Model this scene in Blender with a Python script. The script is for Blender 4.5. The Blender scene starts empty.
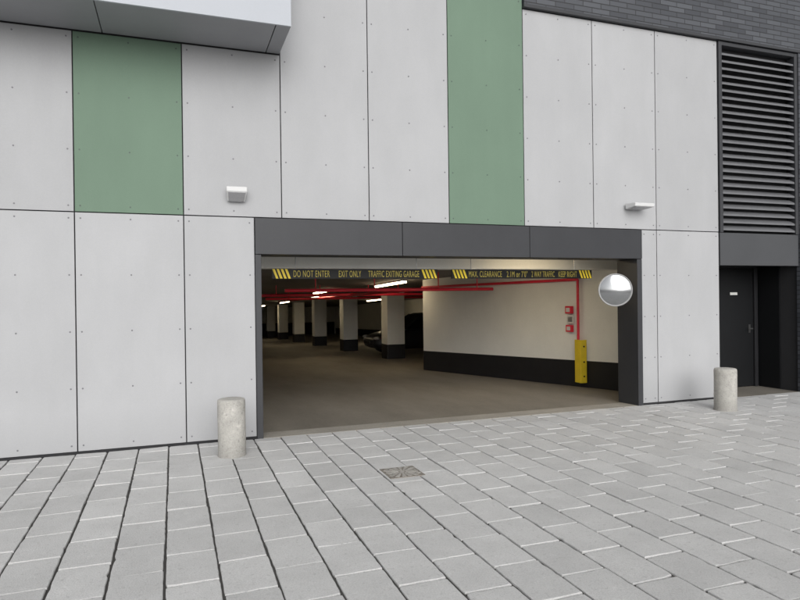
import bpy, bmesh, math, random
from mathutils import Matrix, Vector
random.seed(7)
sc = bpy.context.scene
COL = sc.collection
D = 7.34          # facade plane
S = 0.03          # ramp slope

# ---------------------------------------------------------------- materials
def new_mat(name):
    m = bpy.data.materials.new(name); m.use_nodes = True
    nt = m.node_tree
    return m, nt, nt.nodes['Principled BSDF']

def N(nt, t, **kw):
    n = nt.nodes.new(t)
    for k, v in kw.items(): setattr(n, k, v)
    return n

def ma_(nt, op, a, bb, c=None):
    x = N(nt, 'ShaderNodeMath', operation=op)
    for i, v in enumerate((a, bb, c)):
        if v is None: continue
        if isinstance(v, (int, float)): x.inputs[i].default_value = v
        else: nt.links.new(v, x.inputs[i])
    return x.outputs[0]

def noise_mat(name, col, var=0.12, scale=3.0, rough=0.7, bump=0.15, bscale=60, metal=0.0,
              fine=0.08, island=0.0, objrand=0.0, spec=0.4, stretch=(1, 1, 1), bdist=0.004, dirt=None, stain=0.0, streak=0.0):
    m, nt, b = new_mat(name)
    tc = N(nt, 'ShaderNodeTexCoord')
    mp = N(nt, 'ShaderNodeMapping'); mp.inputs['Scale'].default_value = stretch
    nt.links.new(tc.outputs['Object'], mp.inputs[0])
    n1 = N(nt, 'ShaderNodeTexNoise'); n1.inputs['Scale'].default_value = scale; n1.inputs['Detail'].default_value = 6
    n1.inputs['Roughness'].default_value = 0.62
    nt.links.new(mp.outputs[0], n1.inputs[0])
    n2 = N(nt, 'ShaderNodeTexNoise'); n2.inputs['Scale'].default_value = bscale; n2.inputs['Detail'].default_value = 4
    nt.links.new(tc.outputs['Object'], n2.inputs[0])
    ma = lambda *a_: ma_(nt, *a_)
    f = ma('MULTIPLY_ADD', n1.outputs[0], 2 * var * 1.6, 1 - var * 1.6)
    f2 = ma('MULTIPLY_ADD', n2.outputs[0], 2 * fine * 1.5, 1 - fine * 1.5)
    f = ma('MULTIPLY', f, f2)
    if island:
        g = N(nt, 'ShaderNodeNewGeometry')
        f = ma('MULTIPLY', f, ma('MULTIPLY_ADD', g.outputs['Random Per Island'], 2 * island, 1 - island))
    if objrand:
        g = N(nt, 'ShaderNodeObjectInfo')
        f = ma('MULTIPLY', f, ma('MULTIPLY_ADD', g.outputs['Random'], 2 * objrand, 1 - objrand))
    if streak:
        mp2 = N(nt, 'ShaderNodeMapping'); mp2.inputs['Scale'].default_value = (9, 9, 0.35)
        nt.links.new(tc.outputs['Object'], mp2.inputs[0])
        n5 = N(nt, 'ShaderNodeTexNoise'); n5.inputs['Scale'].default_value = 1.0; n5.inputs['Detail'].default_value = 5
        nt.links.new(mp2.outputs[0], n5.inputs[0])
        f = ma('MULTIPLY', f, ma('MULTIPLY_ADD', n5.outputs[0], 2*streak, 1-streak))
    if stain:
        n3 = N(nt, 'ShaderNodeTexNoise'); n3.inputs['Scale'].default_value = 9; n3.inputs['Detail'].default_value = 8; n3.inputs['Roughness'].default_value = 0.75
        nt.links.new(tc.outputs['Object'], n3.inputs[0])
        mr = N(nt, 'ShaderNodeMapRange'); mr.inputs['From Min'].default_value = 0.56; mr.inputs['From Max'].default_value = 0.72
        mr.inputs['To Min'].default_value = 1.0; mr.inputs['To Max'].default_value = 1 + stain
        nt.links.new(n3.outputs[0], mr.inputs[0]); f = ma('MULTIPLY', f, mr.outputs[0])
        n4 = N(nt, 'ShaderNodeTexNoise'); n4.inputs['Scale'].default_value = 33; n4.inputs['Detail'].default_value = 3
        nt.links.new(tc.outputs['Object'], n4.inputs[0])
        mr = N(nt, 'ShaderNodeMapRange'); mr.inputs['From Min'].default_value = 0.58; mr.inputs['From Max'].default_value = 0.73
        mr.inputs['To Min'].default_value = 1.0; mr.inputs['To Max'].default_value = 1 - stain*1.3
        nt.links.new(n4.outputs[0], mr.inputs[0]); f = ma('MULTIPLY', f, mr.outputs[0])
    if dirt:
        sp = N(nt, 'ShaderNodeSeparateXYZ'); nt.links.new(tc.outputs['Object'], sp.inputs[0])
        zz = ma('ADD', sp.outputs[2], ma('MULTIPLY_ADD', n1.outputs[0], -0.5, 0.25))
        mr = N(nt, 'ShaderNodeMapRange'); mr.inputs['From Min'].default_value = 0.0; mr.inputs['From Max'].default_value = dirt[0]
        mr.inputs['To Min'].default_value = 1 - dirt[1]; mr.inputs['To Max'].default_value = 1.0
        nt.links.new(zz, mr.inputs[0]); f = ma('MULTIPLY', f, mr.outputs[0])
    vm = N(nt, 'ShaderNodeVectorMath', operation='SCALE')
    vm.inputs[0].default_value = col
    nt.links.new(f, vm.inputs['Scale'])
    nt.links.new(vm.outputs[0], b.inputs['Base Color'])
    b.inputs['Roughness'].default_value = rough
    b.inputs['Metallic'].default_value = metal
    b.inputs['Specular IOR Level'].default_value = spec
    if bump:
        bp = N(nt, 'ShaderNodeBump'); bp.inputs['Strength'].default_value = bump
        bp.inputs['Distance'].default_value = bdist
        nt.links.new(n2.outputs[0], bp.inputs['Height'])
        nt.links.new(bp.outputs[0], b.inputs['Normal'])
    return m

M_PANEL = noise_mat('fibre_cement_white', (0.385, 0.388, 0.397), var=0.085, scale=1.5, rough=0.7, bump=0.08, bscale=120, fine=0.045, objrand=0.035, stretch=(1, 1, 0.5), dirt=(0.45, 0.12), streak=0.02, spec=0.3)
M_GREEN = noise_mat('fibre_cement_green', (0.138, 0.204, 0.150), var=0.08, scale=1.5, rough=0.7, bump=0.08, bscale=120, fine=0.05, objrand=0.02, stretch=(1, 1, 0.5), streak=0.03, spec=0.3)
M_RIVET = noise_mat('rivet_grey', (0.15, 0.15, 0.16), var=0.1, bump=0, rough=0.45)
M_RIVETG = noise_mat('rivet_green', (0.07, 0.10, 0.08), var=0.1, bump=0, rough=0.45)
M_BACK = noise_mat('dark_backing', (0.025, 0.025, 0.027), bump=0, rough=0.9)
M_DARK = noise_mat('dark_grey_metal', (0.034, 0.035, 0.039), var=0.12, scale=2.0, rough=0.5, bump=0.05, bscale=40, fine=0.05, objrand=0.06, streak=0.06)
M_SOFFIT = noise_mat('soffit_metal', (0.27, 0.275, 0.29), var=0.08, scale=1.5, rough=0.5, bump=0.04, fine=0.03)
M_HEAD = noise_mat('header_metal', (0.060, 0.062, 0.067), var=0.1, scale=1.5, rough=0.5, bump=0.04, fine=0.03)
M_FASCIA = noise_mat('fascia_light', (0.41, 0.43, 0.465), var=0.04, scale=1.0, rough=0.55, bump=0.05, fine=0.02)
M_LOUV = noise_mat('louvre_metal', (0.135, 0.137, 0.145), var=0.12, scale=2.0, rough=0.55, bump=0.03, fine=0.04)
M_BLACKP = noise_mat('black_paint', (0.012, 0.012, 0.014), var=0.25, scale=3, rough=0.55, bump=0.05, fine=0.1)
M_DOOR = noise_mat('door_paint', (0.0075, 0.008, 0.009), var=0.1, scale=3, rough=0.5, bump=0.02, fine=0.05, spec=0.25)
M_INTW = noise_mat('interior_white_paint', (0.78, 0.78, 0.745), var=0.06, scale=1.5, rough=0.65, bump=0.12, bscale=40, fine=0.03)
M_CEIL = noise_mat('ceiling_concrete', (0.19, 0.18, 0.168), var=0.2, scale=1.0, rough=0.85, bump=0.2, bscale=30, fine=0.08)
M_FLOOR = noise_mat('garage_floor_concrete', (0.195, 0.178, 0.152), var=0.28, scale=0.9, rough=0.68, bump=0.15, bscale=30, fine=0.08, stretch=(1.6, 0.5, 1), stain=0.16)
M_THRES = noise_mat('threshold_concrete', (0.32, 0.30, 0.265), var=0.2, scale=3, rough=0.85, bump=0.2, bscale=60, fine=0.12, stain=0.15)
M_GROUND = noise_mat('joint_sand', (0.070, 0.067, 0.063), var=0.3, scale=8, rough=0.95, bump=0.5, bscale=200, fine=0.2)
M_STREET = noise_mat('street_concrete', (0.30, 0.298, 0.292), var=0.2, scale=0.7, rough=0.9, bump=0.3, bscale=30, fine=0.12)
M_BOLL = noise_mat('bollard_concrete', (0.41, 0.398, 0.37), var=0.22, scale=9, rough=0.92, bump=0.9, bscale=80, fine=0.2, bdist=0.008, dirt=(0.2, 0.25), stain=0.2)
M_WHITE = noise_mat('light_grey_enamel', (0.58, 0.58, 0.58), var=0.05, rough=0.4, bump=0, fine=0.02)
M_LENS = noise_mat('frosted_lens', (0.30, 0.30, 0.31), var=0.05, rough=0.15, bump=0, spec=0.8)
M_RED = noise_mat('red_pipe_paint', (0.68, 0.028, 0.055), var=0.1, rough=0.4, bump=0)
M_YEL = noise_mat('yellow_paint', (0.74, 0.55, 0.03), var=0.12, scale=6, rough=0.45, bump=0.03)
M_LETT = noise_mat('faded_yellow_lettering', (0.42, 0.34, 0.06), var=0.2, scale=6, rough=0.6, bump=0)
M_SIGNB = noise_mat('sign_black', (0.010, 0.010, 0.010), var=0.1, rough=0.5, bump=0, spec=0.25)
M_RIM = noise_mat('mirror_rim_grey', (0.30, 0.30, 0.30), var=0.1, rough=0.5, bump=0)
M_STEEL = noise_mat('galvanised_steel', (0.40, 0.40, 0.41), var=0.1, rough=0.4, bump=0, metal=0.8)
M_HAND = noise_mat('dark_handle', (0.10, 0.10, 0.10), var=0.1, rough=0.4, bump=0, metal=0.6)
M_IRON = noise_mat('weathered_iron', (0.36, 0.345, 0.32), var=0.4, scale=14, rough=0.85, bump=0.3, fine=0.3, stain=0.4)
M_IRONP = noise_mat('grate_dirt', (0.22, 0.20, 0.175), var=0.4, scale=20, rough=0.9, bump=0.3, fine=0.3, stain=0.3)
M_TYRE = noise_mat('tyre_rubber', (0.02, 0.02, 0.02), rough=0.85, bump=0)
M_CAR = noise_mat('car_paint_dark', (0.010, 0.012, 0.018), var=0.03, rough=0.32, bump=0, spec=0.45, fine=0.0)
M_GLASS = noise_mat('car_glass', (0.008, 0.009, 0.010), var=0.0, rough=0.1, bump=0, spec=0.6, fine=0.0)
M_PLATE = noise_mat('white_plastic', (0.6, 0.6, 0.58), rough=0.5, bump=0, var=0.03)
m, nt, b = new_mat('mirror_glass'); M_MIRROR = m
b.inputs['Base Color'].default_value = (0.46, 0.47, 0.48, 1); b.inputs['Metallic'].default_value = 1; b.inputs['Roughness'].default_value = 0.14
def emis(name, col, st):
    m, nt, b = new_mat(name)
    b.inputs['Base Color'].default_value = (0.8, 0.8, 0.8, 1)
    b.inputs['Emission Color'].default_value = (*col, 1); b.inputs['Emission Strength'].default_value = st
    return m
M_TUBE = emis('fluorescent_tube', (1.0, 0.80, 0.50), 15)
M_PAVER = noise_mat('concrete_paver', (0.530, 0.527, 0.522), var=0.12, scale=2.6, rough=0.88, bump=0.7, bscale=110, fine=0.17, island=0.065, bdist=0.004, stain=0.13)

def brick_mat():
    m, nt, b = new_mat('dark_brick')
    tc = N(nt, 'ShaderNodeTexCoord')
    sp = N(nt, 'ShaderNodeSeparateXYZ'); cb = N(nt, 'ShaderNodeCombineXYZ')
    nt.links.new(tc.outputs['Object'], sp.inputs[0])
    nt.links.new(sp.outputs[0], cb.inputs[0]); nt.links.new(sp.outputs[2], cb.inputs[1])
    br = N(nt, 'ShaderNodeTexBrick')
    br.inputs['Scale'].default_value = 1.0
    br.inputs['Brick Width'].default_value = 0.30; br.inputs['Row Height'].default_value = 0.075
    br.inputs['Mortar Size'].default_value = 0.006; br.inputs['Mortar Smooth'].default_value = 0.2
    br.inputs['Color1'].default_value = (0.036, 0.039, 0.047, 1); br.inputs['Color2'].default_value = (0.072, 0.077, 0.088, 1)
    br.inputs['Mortar'].default_value = (0.018, 0.018, 0.02, 1)
    nt.links.new(cb.outputs[0], br.inputs['Vector'])
    nt.links.new(br.outputs['Color'], b.inputs['Base Color'])
    bp = N(nt, 'ShaderNodeBump'); bp.invert = True; bp.inputs['Strength'].default_value = 0.8; bp.inputs['Distance'].default_value = 0.01
    nt.links.new(br.outputs['Fac'], bp.inputs['Height']); nt.links.new(bp.outputs[0], b.inputs['Normal'])
    b.inputs['Roughness'].default_value = 0.5
    return m
M_BRICK = brick_mat()

# ---------------------------------------------------------------- mesh builder
class MB:
    def __init__(s): s.v = []; s.f = []; s.m = []; s.sm = []
    def add(s, vs, fs, mi=0, smooth=False):
        o = len(s.v); s.v += [tuple(p) for p in vs]
        for f in fs: s.f.append([i + o for i in f]); s.m.append(mi); s.sm.append(smooth)
    def box(s, x0, x1, y0, y1, z0, z1, mi=0):
        vs = [(x0,y0,z0),(x1,y0,z0),(x1,y1,z0),(x0,y1,z0),(x0,y0,z1),(x1,y0,z1),(x1,y1,z1),(x0,y1,z1)]
        s.add(vs, [(0,3,2,1),(4,5,6,7),(0,1,5,4),(1,2,6,5),(2,3,7,6),(3,0,4,7)], mi)
    def hexa(s, vs, mi=0):
        s.add(vs, [(0,3,2,1),(4,5,6,7),(0,1,5,4),(1,2,6,5),(2,3,7,6),(3,0,4,7)], mi)
    def prism_x(s, x0, x1, prof, mi=0):
        n = len(prof)
        vs = [(x0, y, z) for y, z in prof] + [(x1, y, z) for y, z in prof]
        fs = [tuple(range(n))[::-1], tuple(range(n, 2*n))] + [(i, (i+1) % n, n+(i+1) % n, n+i) for i in range(n)]
        s.add(vs, fs, mi)
    def tube(s, p0, p1, r, mi=0, seg=14, r1=None, caps=True):
        p0 = Vector(p0); p1 = Vector(p1); d = (p1 - p0).normalized()
        a = d.orthogonal().normalized(); c = d.cross(a)
        r1 = r if r1 is None else r1
        vs = []
        for p, rr in ((p0, r), (p1, r1)):
            for i in range(seg):
                t = 2*math.pi*i/seg; vs.append(p + a*math.cos(t)*rr + c*math.sin(t)*rr)
        s.add(vs, [(i, (i+1) % seg, seg+(i+1) % seg, seg+i) for i in range(seg)], mi, True)
        if caps: s.add(vs, [tuple(range(seg))[::-1], tuple(range(seg, 2*seg))], mi)
    def lathe(s, c, prof, seg=48, mi=0, M=None):
        n = len(prof); vs = []
        for r, z in prof:
            for i in range(seg):
                t = 2*math.pi*i/seg; p = Vector((r*math.cos(t), r*math.sin(t), z))
                if M: p = M @ p
                vs.append(p + Vector(c))
        fs = [(j*seg+i, j*seg+(i+1) % seg, (j+1)*seg+(i+1) % seg, (j+1)*seg+i) for j in range(n-1) for i in range(seg)]
        s.add(vs, fs, mi, True)
        s.add(vs[:seg], [tuple(range(seg))[::-1]], mi); s.add(vs[-seg:], [tuple(range(seg))], mi)
    def obj(s, name, mats, parent=None, bevel=0, label=None, clean=True):
        me = bpy.data.meshes.new(name); me.from_pydata(s.v, [], s.f)
        for mt in (mats if isinstance(mats, (list, tuple)) else [mats]): me.materials.append(mt)
        for p, mi, sm in zip(me.polygons, s.m, s.sm): p.material_index = mi; p.use_smooth = sm
        if clean:
            bm = bmesh.new(); bm.from_mesh(me); bmesh.ops.recalc_face_normals(bm, faces=bm.faces[:]); bm.to_mesh(me); bm.free()
        o = bpy.data.objects.new(name, me); COL.objects.link(o)
        if bevel:
            bv = o.modifiers.new('bevel', 'BEVEL'); bv.width = bevel; bv.segments = 2; bv.limit_method = 'ANGLE'; bv.angle_limit = math.radians(40)
        if parent: attach(o, parent)
        if label: o['label'] = label
        return o

def attach(o, parent):
    w = Vector((0, 0, 0)); p = parent
    while p is not None:
        w += p.location + (p.matrix_parent_inverse.translation if p.parent else Vector((0, 0, 0))); p = p.parent
    o.parent = parent
    o.matrix_parent_inverse = Matrix.Translation(-w)

def empty(name, loc, label, cat, group=None):
    e = bpy.data.objects.new(name, None); e.location = loc; e.empty_display_size = 0.2
    COL.objects.link(e); e['label'] = label; e['category'] = cat
    if group: e['group'] = group
    return e

def flo(y): return -S*(y-D)
def cei(y): return 2.27 - S*(y-D)

# ---------------------------------------------------------------- ground (sand bed below the slabs, plain concrete beyond)
g = MB()
xs = [-200, -8, 0.6, 7.7, 15.8, 200]; ys = [-200, -4, D, 8.3, 52, 200]
for i in range(5):
    for j in range(5):
        if (i == 2 and j in (2, 3)) or (i == 3 and j == 3): continue
        z = -0.014; mi = 1 if (i in (1, 2, 3) and j == 1) else 0
        g.add([(xs[i], ys[j], z), (xs[i+1], ys[j], z), (xs[i+1], ys[j+1], z), (xs[i], ys[j+1], z)], [(0, 1, 2, 3)], mi)
o = g.obj('ground', [M_STREET, M_GROUND], clean=False); o['kind'] = 'structure'

# paving: individual chipped slabs in one sheet
g = MB()
PW, PL, GAP = 0.305, 0.455, 0.012
DR = (1.95, 5.39, 0.165)
def paver(x0, x1, y0, y1):
    z = random.gauss(0, 0.0011); tx = random.gauss(0, 0.0013); ty = random.gauss(0, 0.0012)
    jx = random.gauss(0, 0.0014); jy = random.gauss(0, 0.0025)
    x0 += jx; x1 += jx; y0 += jy; y1 += jy
    rot = random.gauss(0, 0.004); mx, my = (x0+x1)/2, (y0+y1)/2
    base = []
    for (a, b_, n) in (((x0, y0), (x1, y0), 6), ((x1, y0), (x1, y1), 9), ((x1, y1), (x0, y1), 6), ((x0, y1), (x0, y0), 9)):
        for k in range(n):
            t = k/n; px = a[0]+(b_[0]-a[0])*t; py = a[1]+(b_[1]-a[1])*t
            ch = abs(random.gauss(0, 0.0022)) + (random.random() < 0.03)*random.random()*0.011 + (0.004 if k == 0 else 0)
            dx, dy = mx-px, my-py; L = math.hypot(dx, dy)
            px += dx/L*ch; py += dy/L*ch
            rx, ry = px-mx, py-my
            base.append((mx+rx-ry*rot, my+ry+rx*rot))
    n = len(base)
    def h(x, y, k): return (x, y, z + tx*(x-mx)/0.15 + ty*(y-my)/0.25 + k)
    ins = []
    for (px, py) in base:
        dx, dy = mx-px, my-py; b = 0.003 + abs(random.gauss(0, 0.0014))
        ins.append((px + (b if dx > 0 else -b)*min(1, abs(dx)/0.10), py + (b if dy > 0 else -b)*min(1, abs(dy)/0.16)))
    vs = [(x, y, -0.04) for x, y in base] + [h(x, y, -0.004) for x, y in base] + [h(x, y, 0) for x, y in ins]
    fs = [tuple(range(2*n, 3*n))]
    for i in range(n):
        k = (i+1) % n
        fs += [(i, k, n+k, n+i), (n+i, n+k, 2*n+k, 2*n+i)]
    g.add(vs, fs)
ncol = int(24/PW)
for c in range(ncol):
    x = -8 + c*PW
    off = (c % 2)*PL*0.5 + random.uniform(-0.015, 0.015)
    y = -4 - off
    while y < D - 0.02:
        y0 = y + GAP/2; y1 = min(y + PL - GAP/2, D - 0.012)
        if y1 - y0 > 0.05: paver(x+GAP/2, x+PW-GAP/2, y0, y1)
        y += PL
o = g.obj('pavement', M_PAVER, clean=False); o['kind'] = 'structure'

# garage floor (sloping ramp)
g = MB()
z1 = flo(51)
g.add([(0.7, D, -0.004), (13, D, -0.004), (13, 51, z1-0.004), (0.7, 51, z1-0.004)], [(0, 1, 2, 3)])
o = g.obj('garage_floor', M_FLOOR, clean=False); o['kind'] = 'structure'

# ---------------------------------------------------------------- building
B = empty('building', (4, D+10, 0), 'white and green panel clad building with open parking garage entrance', 'building')
w = MB(); BY0 = D+0.02; BY1 = D+0.34
w.box(-8, 0.90, BY0, BY1, -0.05, 9)
w.box(0.90, 6.36, BY0, BY1, 2.16, 9)
w.box(6.36, 7.86, BY0, BY1, -0.05, 9)
w.box(7.86, 9.56, D+0.12, BY1, 2.12, 9)
w.box(9.56, 16, BY0, BY1, -0.05, 9)
w.box(-8, 16, BY1, 52, 8.7, 9)
w.obj('wall', M_BACK, B)
w = MB()
w.hexa([(0.6, BY1, cei(BY1)), (13.2, BY1, cei(BY1)), (13.2, 51, cei(51)), (0.6, 51, cei(51)),
        (0.6, BY1, cei(BY1)+0.3), (13.2, BY1, cei(BY1)+0.3), (13.2, 51, cei(51)+0.3), (0.6, 51, cei(51)+0.3)])
w.obj('ceiling', M_CEIL, B)
w = MB(); w.hexa([(0.956, D-0.004, -0.03), (6.299, D-0.004, -0.03), (6.299, D+0.34, -0.05), (0.956, D+0.34, -0.05),
                  (0.956, D-0.004, 0.001), (6.299, D-0.004, 0.001), (6.299, D+0.34, -0.009), (0.956, D+0.34, -0.009)])
w.obj('threshold', M_THRES, B, bevel=0.002)
w = MB(); bnd = MB()
def wall_seg(a, b_, t, band=0.48):
    a = Vector(a); b_ = Vector(b_); d = (b_-a).normalized(); n = Vector((d.y, -d.x))*t
    q = [a, b_, b_+n, a+n]
    w.hexa([(p.x, p.y, flo(p.y)-0.05) for p in q] + [(p.x, p.y, cei(p.y)+0.05) for p in q])
    m_ = -n.normalized()*0.004
    q = [a+m_, b_+m_, b_+m_*0.1, a+m_*0.1]
    bnd.hexa([(p.x, p.y, flo(p.y)-0.02) for p in q] + [(p.x, p.y, flo(p.y)+band) for p in q])
wall_seg((7.46, BY1+0.002), (5.92, 14.65), 0.22)
w.box(6.14, 12.9, 14.45, 14.65, -0.4, 2.4)
wall_seg((12.6, 14.66), (12.6, 50.7), 0.25)
w.box(0.6, 12.9, 50.6, 50.8, -1.6, 1.6)
w.box(0.62, 0.86, BY1+0.002, 50.6, -1.6, 2.5)
w.obj('interior_wall', M_INTW, B, label='cream painted interior garage wall')
bnd.box(0.87, 12.5, 50.58, 50.599, -1.4, -0.3)
bnd.obj('wall_base_band', M_BLACKP, B)
w = MB(); w.box(0.87, 7.20, 8.62, 8.90, 2.03, 2.28); w.obj('ceiling_beam', M_INTW, B, bevel=0.01)
for cy in (19.2, 24.7, 30.2, 35.7, 41.2, 46.7):
    z0 = flo(cy)
    c = MB(); c.box(6.43, 7.03, cy-0.2, cy+0.4, z0+0.46, cei(cy)+0.02); co = c.obj('column', M_INTW, B, bevel=0.015)
    c = MB(); c.box(6.425, 7.035, cy-0.205, cy+0.405, z0-0.03, z0+0.459); c.obj('column_base', M_BLACKP, co, bevel=0.015)

# cladding panels
JX = [-7.55, -6.45, -5.35, -4.25, -3.165, -2.07, -0.97, 0.115, 1.20, 2.27, 3.345, 4.455, 5.57, 6.67, 7.86]
G = 0.006
def panel(x0, x1, z0, z1, green=False, cols=3):
    p = MB(); x0 += G; x1 -= G; z0 += G; z1 -= G
    yo = random.uniform(-0.0015, 0.0015)
    p.box(x0, x1, D-0.002+yo, D+0.012, z0, z1)
    nr = max(2, int(round((z1-z0)/0.6))+1); nc = cols
    for i in range(nc):
        for j in range(nr):
            cx = x0+0.05 + (x1-x0-0.10)*i/(nc-1); cz = z0+0.06 + (z1-z0-0.12)*j/(nr-1)
            p.tube((cx, D+yo, cz), (cx, D-0.0045+yo, cz), 0.0095, 1, seg=8)
    p.obj('cladding_panel', [M_GREEN, M_RIVETG] if green else [M_PANEL, M_RIVET], B, bevel=0.0015,
          label='sage green cladding panel' if green else None)
for i in range(len(JX)-1):
    x0, x1 = JX[i], JX[i+1]
    under = x1 < 1.25
    gr = i in (6, 10)
    if i < 7: panel(x0, x1, 0.022, 2.55)
    elif i == 7: panel(x0, 0.885, 0.022, 2.55, cols=2)
    top = 4.455 if under else (6.8 if i < 11 else 5.47)
    panel(x0, x1, 2.55, top, gr)
panel(6.385, 6.67, 0.022, 2.55, cols=2)
panel(6.67, 7.86, 0.022, 2.55)
for a, b_ in ((-8, 0.88), (6.39, 7.86)):
    w = MB(); w.box(a, b_, D+0.004, D+0.018, -0.03, 0.022); w.obj('base_flashing', M_BACK, B)

LX = [0.885, 2.69, 4.515, 6.385]
for a, b_ in zip(LX[:-1], LX[1:]):
    p = MB(); p.box(a+0.004, b_-0.004, D-0.03, D+0.40, 2.125, 2.542); p.obj('lintel_panel', M_DARK, B, bevel=0.003)
p = MB(); p.box(0.885, 0.955, D-0.02, D+0.38, -0.01, 2.121); p.obj('door_jamb', M_DARK, B, bevel=0.004)
p = MB(); p.box(6.30, 6.385, D-0.02, D+0.42, -0.01, 2.121); p.box(6.385, 7.60, D+0.345, D+0.42, -0.01, 2.121, 0)
p.obj('door_jamb', M_DARK, B, bevel=0.004)

# overhang
OH = MB(); OH.box(-8, 1.185, 6.575, D-0.02, 4.49, 9); oh = OH.obj('overhang', M_BACK, B)
for a, b_ in ((-8, -6.3), (-6.3, -4.42), (-4.42, -2.55), (-2.55, -0.68), (-0.68, 1.04), (1.04, 1.20)):
    p = MB(); p.box(a+0.005, b_-0.005, 6.56, D-0.006, 4.465, 4.489); p.obj('soffit_panel', M_SOFFIT, oh, bevel=0.002)
for a, b_ in ((-8, -5.4), (-5.4, -3.2), (-3.2, -1.0), (-1.0, 1.20)):
    p = MB(); p.box(a+0.005, b_-0.005, 6.545, 6.570, 4.462, 8.99); p.obj('fascia_panel', M_FASCIA, oh, bevel=0.002)
p = MB(); p.box(1.187, 1.20, 6.572, D-0.006, 4.492, 8.99); p.obj('fascia_panel', M_FASCIA, oh)

# brick
p = MB(); p.box(4.462, 16, D-0.045, D+0.019, 5.52, 8.99); p.box(9.53, 16, D-0.045, D+0.019, -0.01, 5.47)
br = p.obj('brick_wall', M_BRICK, B, label='dark grey narrow brick wall')
p = MB(); p.box(4.452, 16, D-0.06, D+0.019, 5.475, 5.518); p.obj('brick_flashing', M_DARK, br, bevel=0.002)
# louvre
p = MB()
z = 2.58
while z < 5.36:
    p.prism_x(7.93, 9.46, [(D-0.012, z), (D-0.010, z+0.028), (D+0.085, z+0.085), (D+0.085, z+0.072)])
    z += 0.112
lv = p.obj('louvre', M_LOUV, B, label='dark metal ventilation louvre')
p = MB(); p.box(7.87, 7.93, D-0.03, D+0.11, 2.545, 5.465); p.box(9.46, 9.525, D-0.03, D+0.11, 2.545, 5.465)
p.box(7.931, 9.459, D-0.028, D+0.11, 5.41, 5.465)
p.obj('louvre_frame', M_DARK, lv, bevel=0.003)
p = MB(); p.box(7.87, 9.525, D-0.02, D+0.115, 2.04, 2.54); p.obj('door_header', M_HEAD, B, bevel=0.003)
# recess
p = MB(); p.box(7.70, 7.86, BY1+0.0, 8.30, -0.05, 2.3); p.box(9.53, 9.75, BY1, 8.30, -0.05, 2.3)
p.box(7.86, 9.53, D+0.116, 8.30, 2.12, 2.3)
p.box(7.86, 9.53, 8.14, 8.30, -0.05, 2.12)
p.obj('recess_wall', M_DOOR, B)
p = MB(); p.box(7.861, 9.529, D+0.001, 8.139, -0.03, -0.002); o = p.obj('recess_floor', M_FLOOR, B)
p = MB(); p.box(8.52, 9.42, 8.09, 8.132, 0.01, 2.03); dr = p.obj('door', M_DOOR, B, bevel=0.004)
p = MB(); p.box(8.44, 8.515, 8.06, 8.138, 0, 2.115); p.box(9.425, 9.50, 8.06, 8.138, 0, 2.115); p.box(8.516, 9.424, 8.06, 8.138, 2.035, 2.115)
p.obj('door_frame', M_BLACKP, dr, bevel=0.003)
p = MB(); p.tube((9.33, 8.09, 1.0), (9.33, 8.03, 1.0), 0.010); p.box(9.24, 9.342, 8.02, 8.032, 0.992, 1.008); p.box(9.31, 9.35, 8.082, 8.0895, 0.93, 1.07)
p.obj('door_handle', M_HAND, dr)
p = MB(); p.box(8.90, 9.06, 8.084, 8.0895, 1.58, 1.625); p.obj('door_sign', M_PLATE, dr)
for zz in (0.25, 1.05, 1.8):
    p = MB(); p.tube((8.52, 8.08, zz), (8.52, 8.08, zz+0.1), 0.011, seg=10); p.obj('hinge', M_HAND, dr)

# ---------------------------------------------------------------- bollards
def bollard(x, y, h, r, lab):
    p = MB()
    prof = [(r+0.004, -0.01), (r+0.002, 0.02)]
    k = 0.05
    while k < h-0.04: prof.append((r, k)); k += 0.02
    prof += [(r, h-0.03), (r-0.003, h-0.014), (r-0.010, h-0.004), (r-0.022, h), (r*0.6, h+0.002), (0.02, h+0.003)]
    p.lathe((x, y, 0), prof, seg=72)
    rs = random.Random(int(x*100)); chips = [(rs.uniform(-math.pi, math.pi), rs.choice([h, h, rs.uniform(0.1, h)]), rs.uniform(0.012, 0.03)) for _ in range(14)]
    for i, (vx, vy, vz) in enumerate(p.v):
        dx, dy = vx-x, vy-y; rr = math.hypot(dx, dy)
        if rr < r*0.7: continue
        an = math.atan2(dy, dx); dd = 0.0012*math.sin(3*an+vz*9)
        for ca, cz, cs in chips:
            da = (an-ca+math.pi) % (2*math.pi)-math.pi
            q = math.hypot(da*r, vz-cz)
            if q < cs: dd -= 0.30*(cs-q)
        s_ = (rr+dd)/rr; p.v[i] = (x+dx*s_, y+dy*s_, vz)
    o = p.obj('bollard', M_BOLL); o['label'] = lab; o['category'] = 'bollard'; o['group'] = 'concrete bollards beside the garage entrance'
bollard(0.546, 6.66, 0.585, 0.14, 'short round beige concrete bollard beside the garage entrance')
bollard(7.15, 6.59, 0.575, 0.145, 'short round beige concrete bollard near the recessed door')

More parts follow.
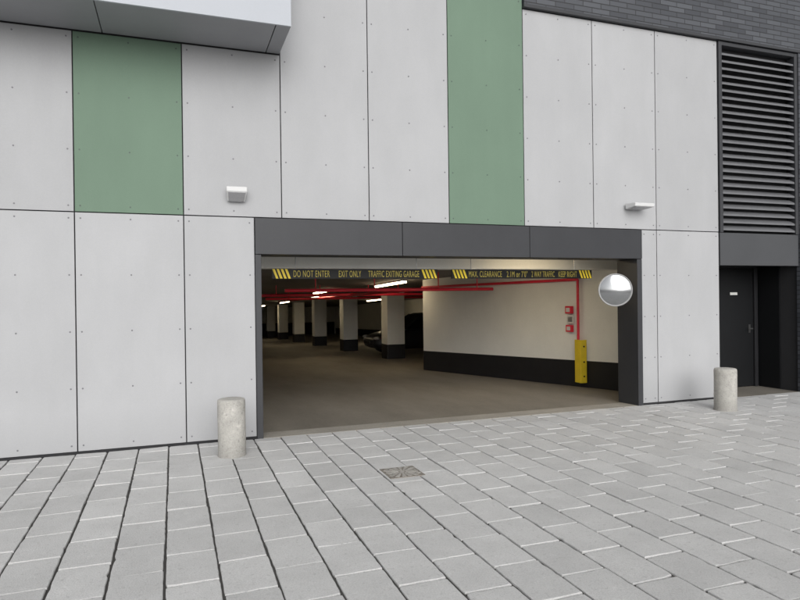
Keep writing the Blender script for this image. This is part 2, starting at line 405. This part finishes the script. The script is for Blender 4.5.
# ---------------------------------------------------------------- wall lights
def wlight(x, zc, wd, pj, drop, nose, yaw=0.0, hb=0.055):
    e = empty('wall_light', (x, D-0.002, zc), 'small light grey floodlight fixed to the wall panel', 'wall light', 'floodlights on the facade')
    p = MB(); p.box(x-0.065, x+0.065, D-0.045, D-0.006, zc-hb, zc+0.05)
    p.obj('mounting_plate', M_STEEL, e, bevel=0.006)
    y0, y1 = D-0.046, D-pj
    wb, wf = wd*0.44, wd*0.5
    top0, top1 = zc+0.055, zc+0.055-drop
    bot0, bot1 = zc-hb, zc+0.055-drop-nose
    V = [(x-wb, y0, bot0), (x+wb, y0, bot0), (x+wf+yaw, y1, bot1), (x-wf+yaw, y1, bot1),
         (x-wb, y0, top0), (x+wb, y0, top0), (x+wf+yaw, y1, top1), (x-wf+yaw, y1, top1)]
    p = MB(); p.hexa(V); p.obj('housing', M_WHITE, e, bevel=0.010)
    q = [Vector(V[i]) for i in range(4)]; c = sum(q, Vector())/4
    nrm = (q[1]-q[0]).cross(q[3]-q[0]).normalized()
    if nrm.z > 0: nrm = -nrm
    q = [c+(t-c)*0.82 for t in q]
    p = MB(); p.hexa([t+nrm*0.006 for t in q] + [t+nrm*0.001 for t in q]); p.obj('lens', M_LENS, e)
wlight(0.68, 2.83, 0.23, 0.155, 0.015, 0.055, hb=0.115)
wlight(6.23, 2.855, 0.34, 0.24, 0.012, 0.05, yaw=0.03, hb=0.03)

# ---------------------------------------------------------------- convex mirror, arm fixed to the jamb
mc = Vector((5.87, 7.27, 1.675))
e = empty('convex_mirror', (6.29, 7.5, 1.75), 'round convex traffic mirror bracketed beside the dark jamb', 'mirror')
dirv = Vector((-0.60, -1, 0.0)).normalized()
R = dirv.to_track_quat('Z', 'Y').to_matrix()
prof = []
rr = 0.222
for k in range(15):
    t = k/14; r = rr*(1-t)+0.004*t
    prof.append((r, 0.045*(1-(r/rr)**2)))
p = MB(); p.lathe(mc, prof, 64, 0, R); p.obj('mirror_face', M_MIRROR, e)
p = MB(); p.lathe(mc, [(rr-0.002, -0.012), (rr+0.009, -0.012), (rr+0.012, 0.0), (rr+0.008, 0.010), (rr-0.004, 0.010), (rr-0.004, 0.004)], 64, 0, R); p.obj('mirror_rim', M_RIM, e)
p = MB(); bk = mc - dirv*0.014
p.tube(bk, bk - dirv*0.09, 0.020); p.tube(bk - dirv*0.08, (6.292, 7.50, 1.70), 0.013); p.box(6.285, 6.2995, 7.45, 7.55, 1.64, 1.76)
p.obj('bracket', M_HAND, e)

# ---------------------------------------------------------------- clearance signs
def text_mesh(txt, size, parent, x0, x1, y, zc, mat, name='lettering'):
    cu = bpy.data.curves.new('txt', 'FONT'); cu.body = txt; cu.size = size; cu.align_x = 'LEFT'; cu.align_y = 'BOTTOM'; cu.extrude = 0.001; cu.space_character = 1.12
    to = bpy.data.objects.new('txt', cu); COL.objects.link(to)
    bpy.context.view_layer.update()
    me = bpy.data.meshes.new_from_object(to.evaluated_get(bpy.context.evaluated_depsgraph_get()))
    bpy.data.objects.remove(to)
    xsv = [v.co.x for v in me.vertices]; ysv = [v.co.y for v in me.vertices]
    ax, bx, ay, by = min(xsv), max(xsv), min(ysv), max(ysv)
    sx = (x1-x0)/(bx-ax)
    for v in me.vertices:
        x, yy, z = v.co
        v.co = (x0+(x-ax)*sx, y - z, zc + (yy-(ay+by)/2))
    me.materials.clear(); me.materials.append(mat)
    o = bpy.data.objects.new(name, me); COL.objects.link(o); attach(o, parent)
def sign(x0, x1, texts, lab, grp='hanging clearance boards'):
    y = 7.90; z0, z1 = 1.860, 1.988
    e = empty('clearance_sign', ((x0+x1)/2, y, z1), lab, 'sign', grp)
    p = MB(); p.box(x0, x1, y, y+0.03, z0, z1); p.obj('board', M_SIGNB, e, bevel=0.003)
    for side in (0, 1):
        for k in range(4):
            wv = 0.030; s_ = -0.045
            a = (x0+0.050+k*0.052) if side == 0 else (x1-0.190+k*0.052)
            p = MB()
            p.hexa([(a, y-0.003, z0+0.004), (a+wv, y-0.003, z0+0.004), (a+wv, y-0.0005, z0+0.004), (a, y-0.0005, z0+0.004),
                  (a+s_, y-0.003, z1-0.004), (a+wv+s_, y-0.003, z1-0.004), (a+wv+s_, y-0.0005, z1-0.004), (a+s_, y-0.0005, z1-0.004)])
            p.obj('hazard_stripe', M_YEL, e)
    for t, a, b_ in texts:
        text_mesh(t, 0.120, e, a, b_, y-0.002, (z0+z1)/2, M_LETT)
    for xx in (x0+0.3, x1-0.3):
        p = MB(); p.tube((xx, y+0.015, z1), (xx, y+0.015, cei(y)+0.01), 0.006, seg=8); p.obj('hanging_rod', M_STEEL, e)
sign(1.16, 3.41, [('DO NOT ENTER', 1.43, 1.90), ('EXIT ONLY', 2.02, 2.32), ('TRAFFIC EXITING GARAGE', 2.42, 3.14)],
     'black hanging board with yellow do not enter lettering')
sign(3.63, 5.95, [('MAX. CLEARANCE', 3.89, 4.41), ('2.1M or 7\'0"', 4.49, 4.83), ('2 WAY TRAFFIC', 4.90, 5.29), ('KEEP RIGHT', 5.36, 5.68)],
     'black hanging board with yellow maximum clearance lettering')

# ---------------------------------------------------------------- interior lamps
def lamp(cx, cy, L, axis='y'):
    e = empty('ceiling_light', (cx, cy, cei(cy)), 'lit warm fluorescent batten fixed under the garage ceiling', 'ceiling light', 'fluorescent lights in the garage')
    if axis == 'y':
        d = Vector((0, 1, -S)); n = Vector((1, 0, 0))
    else:
        d = Vector((1, 0, 0)); n = Vector((0, 1, -S))
    c = Vector((cx, cy, cei(cy)))
    def q(u, v, z): return c + d*u + n*v + Vector((0, 0, z))
    h_ = L/2
    p = MB(); p.hexa([q(-h_, -.07, -.04), q(-h_, .07, -.04), q(h_, .07, -.04), q(h_, -.07, -.04), q(-h_, -.09, -.002), q(-h_, .09, -.002), q(h_, .09, -.002), q(h_, -.09, -.002)])
    p.obj('housing', M_WHITE, e)
    for dx in (-0.035, 0.035):
        p = MB(); p.tube(q(-h_+.03, dx, -.065), q(h_-.03, dx, -.065), 0.021, seg=10); p.obj('tube', M_TUBE, e)
for cx, cy in ((5.35, 15.6), (4.55, 20.0), (5.4, 32.5), (5.4, 41.5), (9.8, 31.0)):
    lamp(cx, cy, 2.4)
lamp(5.5, 25.6, 1.2); lamp(5.2, 8.05, 1.2, 'x'); lamp(5.2, 10.2, 1.6)  # last two lamps are added out of view to brighten the entrance wall

# ---------------------------------------------------------------- red sprinkler pipework
e = empty('sprinkler_pipe', (6.93, 9.65, 0.75), 'red fire sprinkler pipes hung under garage ceiling', 'pipe')
def wx(y): return 7.19-0.216*(y-8.77)
rx = wx(9.65)-0.045
p = MB(); p.tube((rx, 9.65, 0.6), (rx, 9.65, 1.90), 0.024); p.obj('riser', M_RED, e)
p = MB(); p.tube((rx, 9.65, 1.90), (wx(14.6)-0.05, 14.6, 1.86), 0.028)
p.tube((2.0, 12.0, 1.77), (wx(12)-0.02, 12.0, 1.77), 0.034)
p.tube((2.2, 17.0, 1.71), (12.0, 17.0, 1.71), 0.04)
p.tube((4.7, 12.0, 1.77), (4.7, 30.0, 1.50), 0.034)
p.tube((3.0, 22.0, 1.62), (12.0, 22.0, 1.62), 0.04)
for yy in (12.0, 17.0, 22.0):
    for xx in (2.6, 3.8, 5.2, 6.1):
        zz = {12.0: 1.77, 17.0: 1.71, 22.0: 1.62}[yy]
        p.tube((xx, yy, zz), (xx, yy, cei(yy)+0.01), 0.012, seg=8)
p.obj('ceiling_pipe', M_RED, e)

# pipe guard
e = empty('pipe_guard', (rx, 9.6, 0.1), 'narrow yellow steel pipe guard fixed over the riser foot', 'pipe guard')
zb = 0.02
xr = wx(9.5)-0.006
p = MB()
p.box(rx-0.06, xr, 9.50, 9.512, zb, 0.80); p.box(rx-0.06, rx-0.048, 9.513, 9.68, zb, 0.80)
p.obj('guard_plate', M_YEL, e, bevel=0.005)
for zz in (0.14, 0.40, 0.68):
    p = MB(); p.tube((rx+0.01, 9.499, zz), (rx+0.01, 9.494, zz), 0.016); p.obj('bolt', M_SIGNB, e)
def wallbox(name, yy, za, zb_, wd, dp, mat, lab, cat, plate=None):
    x = wx(yy)
    e = empty(name, (x, yy, (za+zb_)/2), lab, cat, 'fire safety devices on the garage wall')
    y0, y1 = yy-wd/2, yy+wd/2
    def X(y, o): return wx(y)-0.001-o
    p = MB(); p.hexa([(X(y0, dp), y0, za), (X(y0, 0), y0, za), (X(y1, 0), y1, za), (X(y1, dp), y1, za),
                      (X(y0, dp), y0, zb_), (X(y0, 0), y0, zb_), (X(y1, 0), y1, zb_), (X(y1, dp), y1, zb_)])
    p.obj('case', mat, e, bevel=0.005)
    if plate:
        ya, yb = yy-wd*0.3, yy+wd*0.3; zc = (za+zb_)/2; hz = (zb_-za)*0.28
        p = MB(); p.hexa([(X(ya, dp+.004), ya, zc-hz), (X(ya, dp+.0005), ya, zc-hz), (X(yb, dp+.0005), yb, zc-hz), (X(yb, dp+.004), yb, zc-hz),
                          (X(ya, dp+.004), ya, zc+hz), (X(ya, dp+.0005), ya, zc+hz), (X(yb, dp+.0005), yb, zc+hz), (X(yb, dp+.004), yb, zc+hz)])
        p.obj('face_plate', plate, e)
wallbox('fire_alarm', 9.87, 1.27, 1.41, 0.14, 0.06, M_RED, 'small red fire alarm box on the cream wall', 'fire alarm', M_PLATE)
wallbox('wall_notice', 9.87, 1.08, 1.25, 0.16, 0.012, M_PLATE, 'small pale notice plate on the cream wall', 'sign', M_STEEL)
wallbox('fire_alarm', 9.87, 0.93, 1.06, 0.14, 0.05, M_RED, 'small red fire pull station below a notice plate', 'fire alarm', M_PLATE)

# ---------------------------------------------------------------- drain cover
cx, cy, hs = DR
e = empty('drain_cover', (cx, cy, 0.0), 'square worn brownish drain cover with star pattern in the paving', 'drain cover')
p = MB(); p.box(cx-hs, cx+hs, cy-hs, cy+hs, -0.01, 0.0045); p.obj('plate', M_IRONP, e)
p = MB()
K = 16
for k in range(K):
    an = 2*math.pi*(k+0.5)/K; ux, uy = math.cos(an), math.sin(an)
    L = min((hs-0.008)/max(abs(ux), abs(uy)), 0.19)
    r0_, w0, w1 = 0.035, 0.005, 0.019
    q = [(cx+ux*r0_-uy*w0, cy+uy*r0_+ux*w0), (cx+ux*r0_+uy*w0, cy+uy*r0_-ux*w0), (cx+ux*L*0.92+uy*w1, cy+uy*L*0.92-ux*w1), (cx+ux*L*0.92-uy*w1, cy+uy*L*0.92+ux*w1)]
    p.hexa([(a_, b_, 0.005) for a_, b_ in q] + [(a_, b_, 0.0078) for a_, b_ in q])
p.tube((cx, cy, 0.005), (cx, cy, 0.0078), 0.022, seg=20)
p.obj('rib', M_IRON, e)

# ---------------------------------------------------------------- car
def car(nx, cy):
    z0 = flo(cy)
    e = empty('parked_car', (nx+2.2, cy, z0), 'dark hatchback parked behind a garage column', 'car')
    st = [(0.0,.60,.36,.56),(0.08,.76,.24,.66),(0.35,.86,.20,.76),(0.9,.89,.18,.86),(1.35,.90,.18,.95),(2.2,.91,.18,.98),(3.2,.91,.18,1.0),(3.9,.89,.20,1.0),(4.2,.84,.24,.96),(4.32,.72,.34,.86)]
    p = MB(); vs = []
    for x, w_, zb, zt in st:
        half = [(w_*0.85, zb), (w_, zb+0.08), (w_+0.01, (zb+zt)/2), (w_-0.02, zt-0.07), (w_*0.86, zt)]
        ring = [(y, z) for y, z in half] + [(-y, z) for y, z in reversed(half)]
        vs += [(nx+x, cy+y, z0+z) for y, z in ring]
    n = 10; fs = []
    for j in range(len(st)-1):
        for i in range(n): fs.append((j*n+i, j*n+(i+1) % n, (j+1)*n+(i+1) % n, (j+1)*n+i))
    fs += [tuple(range(n))[::-1], tuple(range((len(st)-1)*n, len(st)*n))]
    p.add(vs, fs, 0, True); bo = p.obj('body', M_CAR, e); ss = bo.modifiers.new('s', 'SUBSURF'); ss.levels = 2; ss.render_levels = 2
    def fr(xa, xb, xc, xd, wb, wt, za, zb_):
        return [(nx+xa, cy-wb, z0+za), (nx+xb, cy-wb, z0+za), (nx+xb, cy+wb, z0+za), (nx+xa, cy+wb, z0+za),
                (nx+xc, cy-wt, z0+zb_), (nx+xd, cy-wt, z0+zb_), (nx+xd, cy+wt, z0+zb_), (nx+xc, cy+wt, z0+zb_)]
    p = MB(); p.hexa(fr(1.15, 4.1, 1.88, 3.75, .80, .64, .93, 1.40)); p.obj('windows', M_GLASS, e, bevel=0.03)
    p = MB(); p.hexa(fr(1.84, 3.80, 2.0, 3.65, .655, .58, 1.398, 1.46)); p.obj('roof', M_CAR, e, bevel=0.03)
    for s_ in (-1, 1):
        for (a, b_) in (((1.15, .81, .94), (1.88, .65, 1.41)), ((2.75, .81, .94), (2.75, .65, 1.41)), ((4.08, .80, .94), (3.76, .65, 1.41))):
            p = MB(); p.tube((nx+a[0], cy+s_*a[1], z0+a[2]), (nx+b_[0], cy+s_*b_[1], z0+b_[2]), 0.03, seg=8)
            p.obj('window_pillar', M_CAR, e)
    for x in (0.82, 3.45):
        for s_ in (-1, 1):
            yo = cy+s_*0.80
            p = MB(); Rm = Matrix.Rotation(math.pi/2, 3, 'X')
            p.lathe((nx+x, yo, z0+0.315), [(0.2, -0.1), (0.30, -0.1), (0.315, -0.07), (0.315, 0.07), (0.30, 0.1), (0.2, 0.1)], 32, 0, Rm); wo = p.obj('wheel', M_TYRE, e)
            p = MB(); p.lathe((nx+x, yo, z0+0.315), [(0.05, -0.112), (0.2, -0.104), (0.2, 0.104), (0.05, 0.112)], 24, 0, Rm); p.obj('rim', M_STEEL, wo)
    for s_ in (-1, 1):
        p = MB(); p.lathe((nx+0.16, cy+s_*0.64, z0+0.63), [(0.02, -0.1), (0.12, -0.06), (0.13, 0), (0.10, 0.05), (0.02, 0.07)], 20, 0, Matrix.Diagonal((1.1, 1.2, 0.8))); p.obj('headlight', M_LENS, e)
    p = MB(); p.box(nx-0.03, nx+0.06, cy-0.35, cy+0.35, z0+0.40, z0+0.50); p.obj('grille', M_SIGNB, e, bevel=0.01)
car(6.55, 21.6)

# ---------------------------------------------------------------- camera
a = math.radians(19.9); ph = math.radians(0.18); rl = 0.0125
r0 = Vector((math.cos(a), -math.sin(a), 0)); f = Vector((math.sin(a)*math.cos(ph), math.cos(a)*math.cos(ph), -math.sin(ph)))
u0 = r0.cross(f)
r = r0*math.cos(rl) - u0*math.sin(rl); u = u0*math.cos(rl) + r0*math.sin(rl)
cam = bpy.data.cameras.new('camera'); co = bpy.data.objects.new('camera', cam); COL.objects.link(co)
co.matrix_world = Matrix((( r.x, u.x, -f.x, 0), (r.y, u.y, -f.y, 0), (r.z, u.z, -f.z, 1.6), (0, 0, 0, 1)))
cam.sensor_width = 36; cam.lens = 625/800*36; cam.clip_end = 1000; cam.clip_start = 0.05
sc.camera = co

# ---------------------------------------------------------------- light
W = bpy.data.worlds.new('World'); sc.world = W; W.use_nodes = True
nt = W.node_tree; bg = nt.nodes['Background']
sky = nt.nodes.new('ShaderNodeTexSky'); sky.sky_type = 'NISHITA'; sky.sun_disc = False
EL, AZ = 26, 188
sky.sun_elevation = math.radians(EL); sky.sun_rotation = math.radians(AZ); sky.air_density = 1.0; sky.dust_density = 3.0
hs_ = nt.nodes.new('ShaderNodeHueSaturation'); hs_.inputs['Saturation'].default_value = 0.08
nt.links.new(sky.outputs[0], hs_.inputs['Color']); nt.links.new(hs_.outputs[0], bg.inputs[0]); bg.inputs[1].default_value = 0.15
sun = bpy.data.lights.new('sun', 'SUN'); sun.energy = 1.1; sun.angle = math.radians(50); sun.color = (1, 0.985, 0.965)
so = bpy.data.objects.new('sun', sun); COL.objects.link(so)
el = math.radians(EL); az = math.radians(AZ)
dsun = Vector((math.sin(az)*math.cos(el), math.cos(az)*math.cos(el), math.sin(el)))
so.rotation_euler = dsun.to_track_quat('Z', 'Y').to_euler()
sc.view_settings.view_transform = 'Standard'; sc.view_settings.look = 'None'; sc.view_settings.exposure = 0
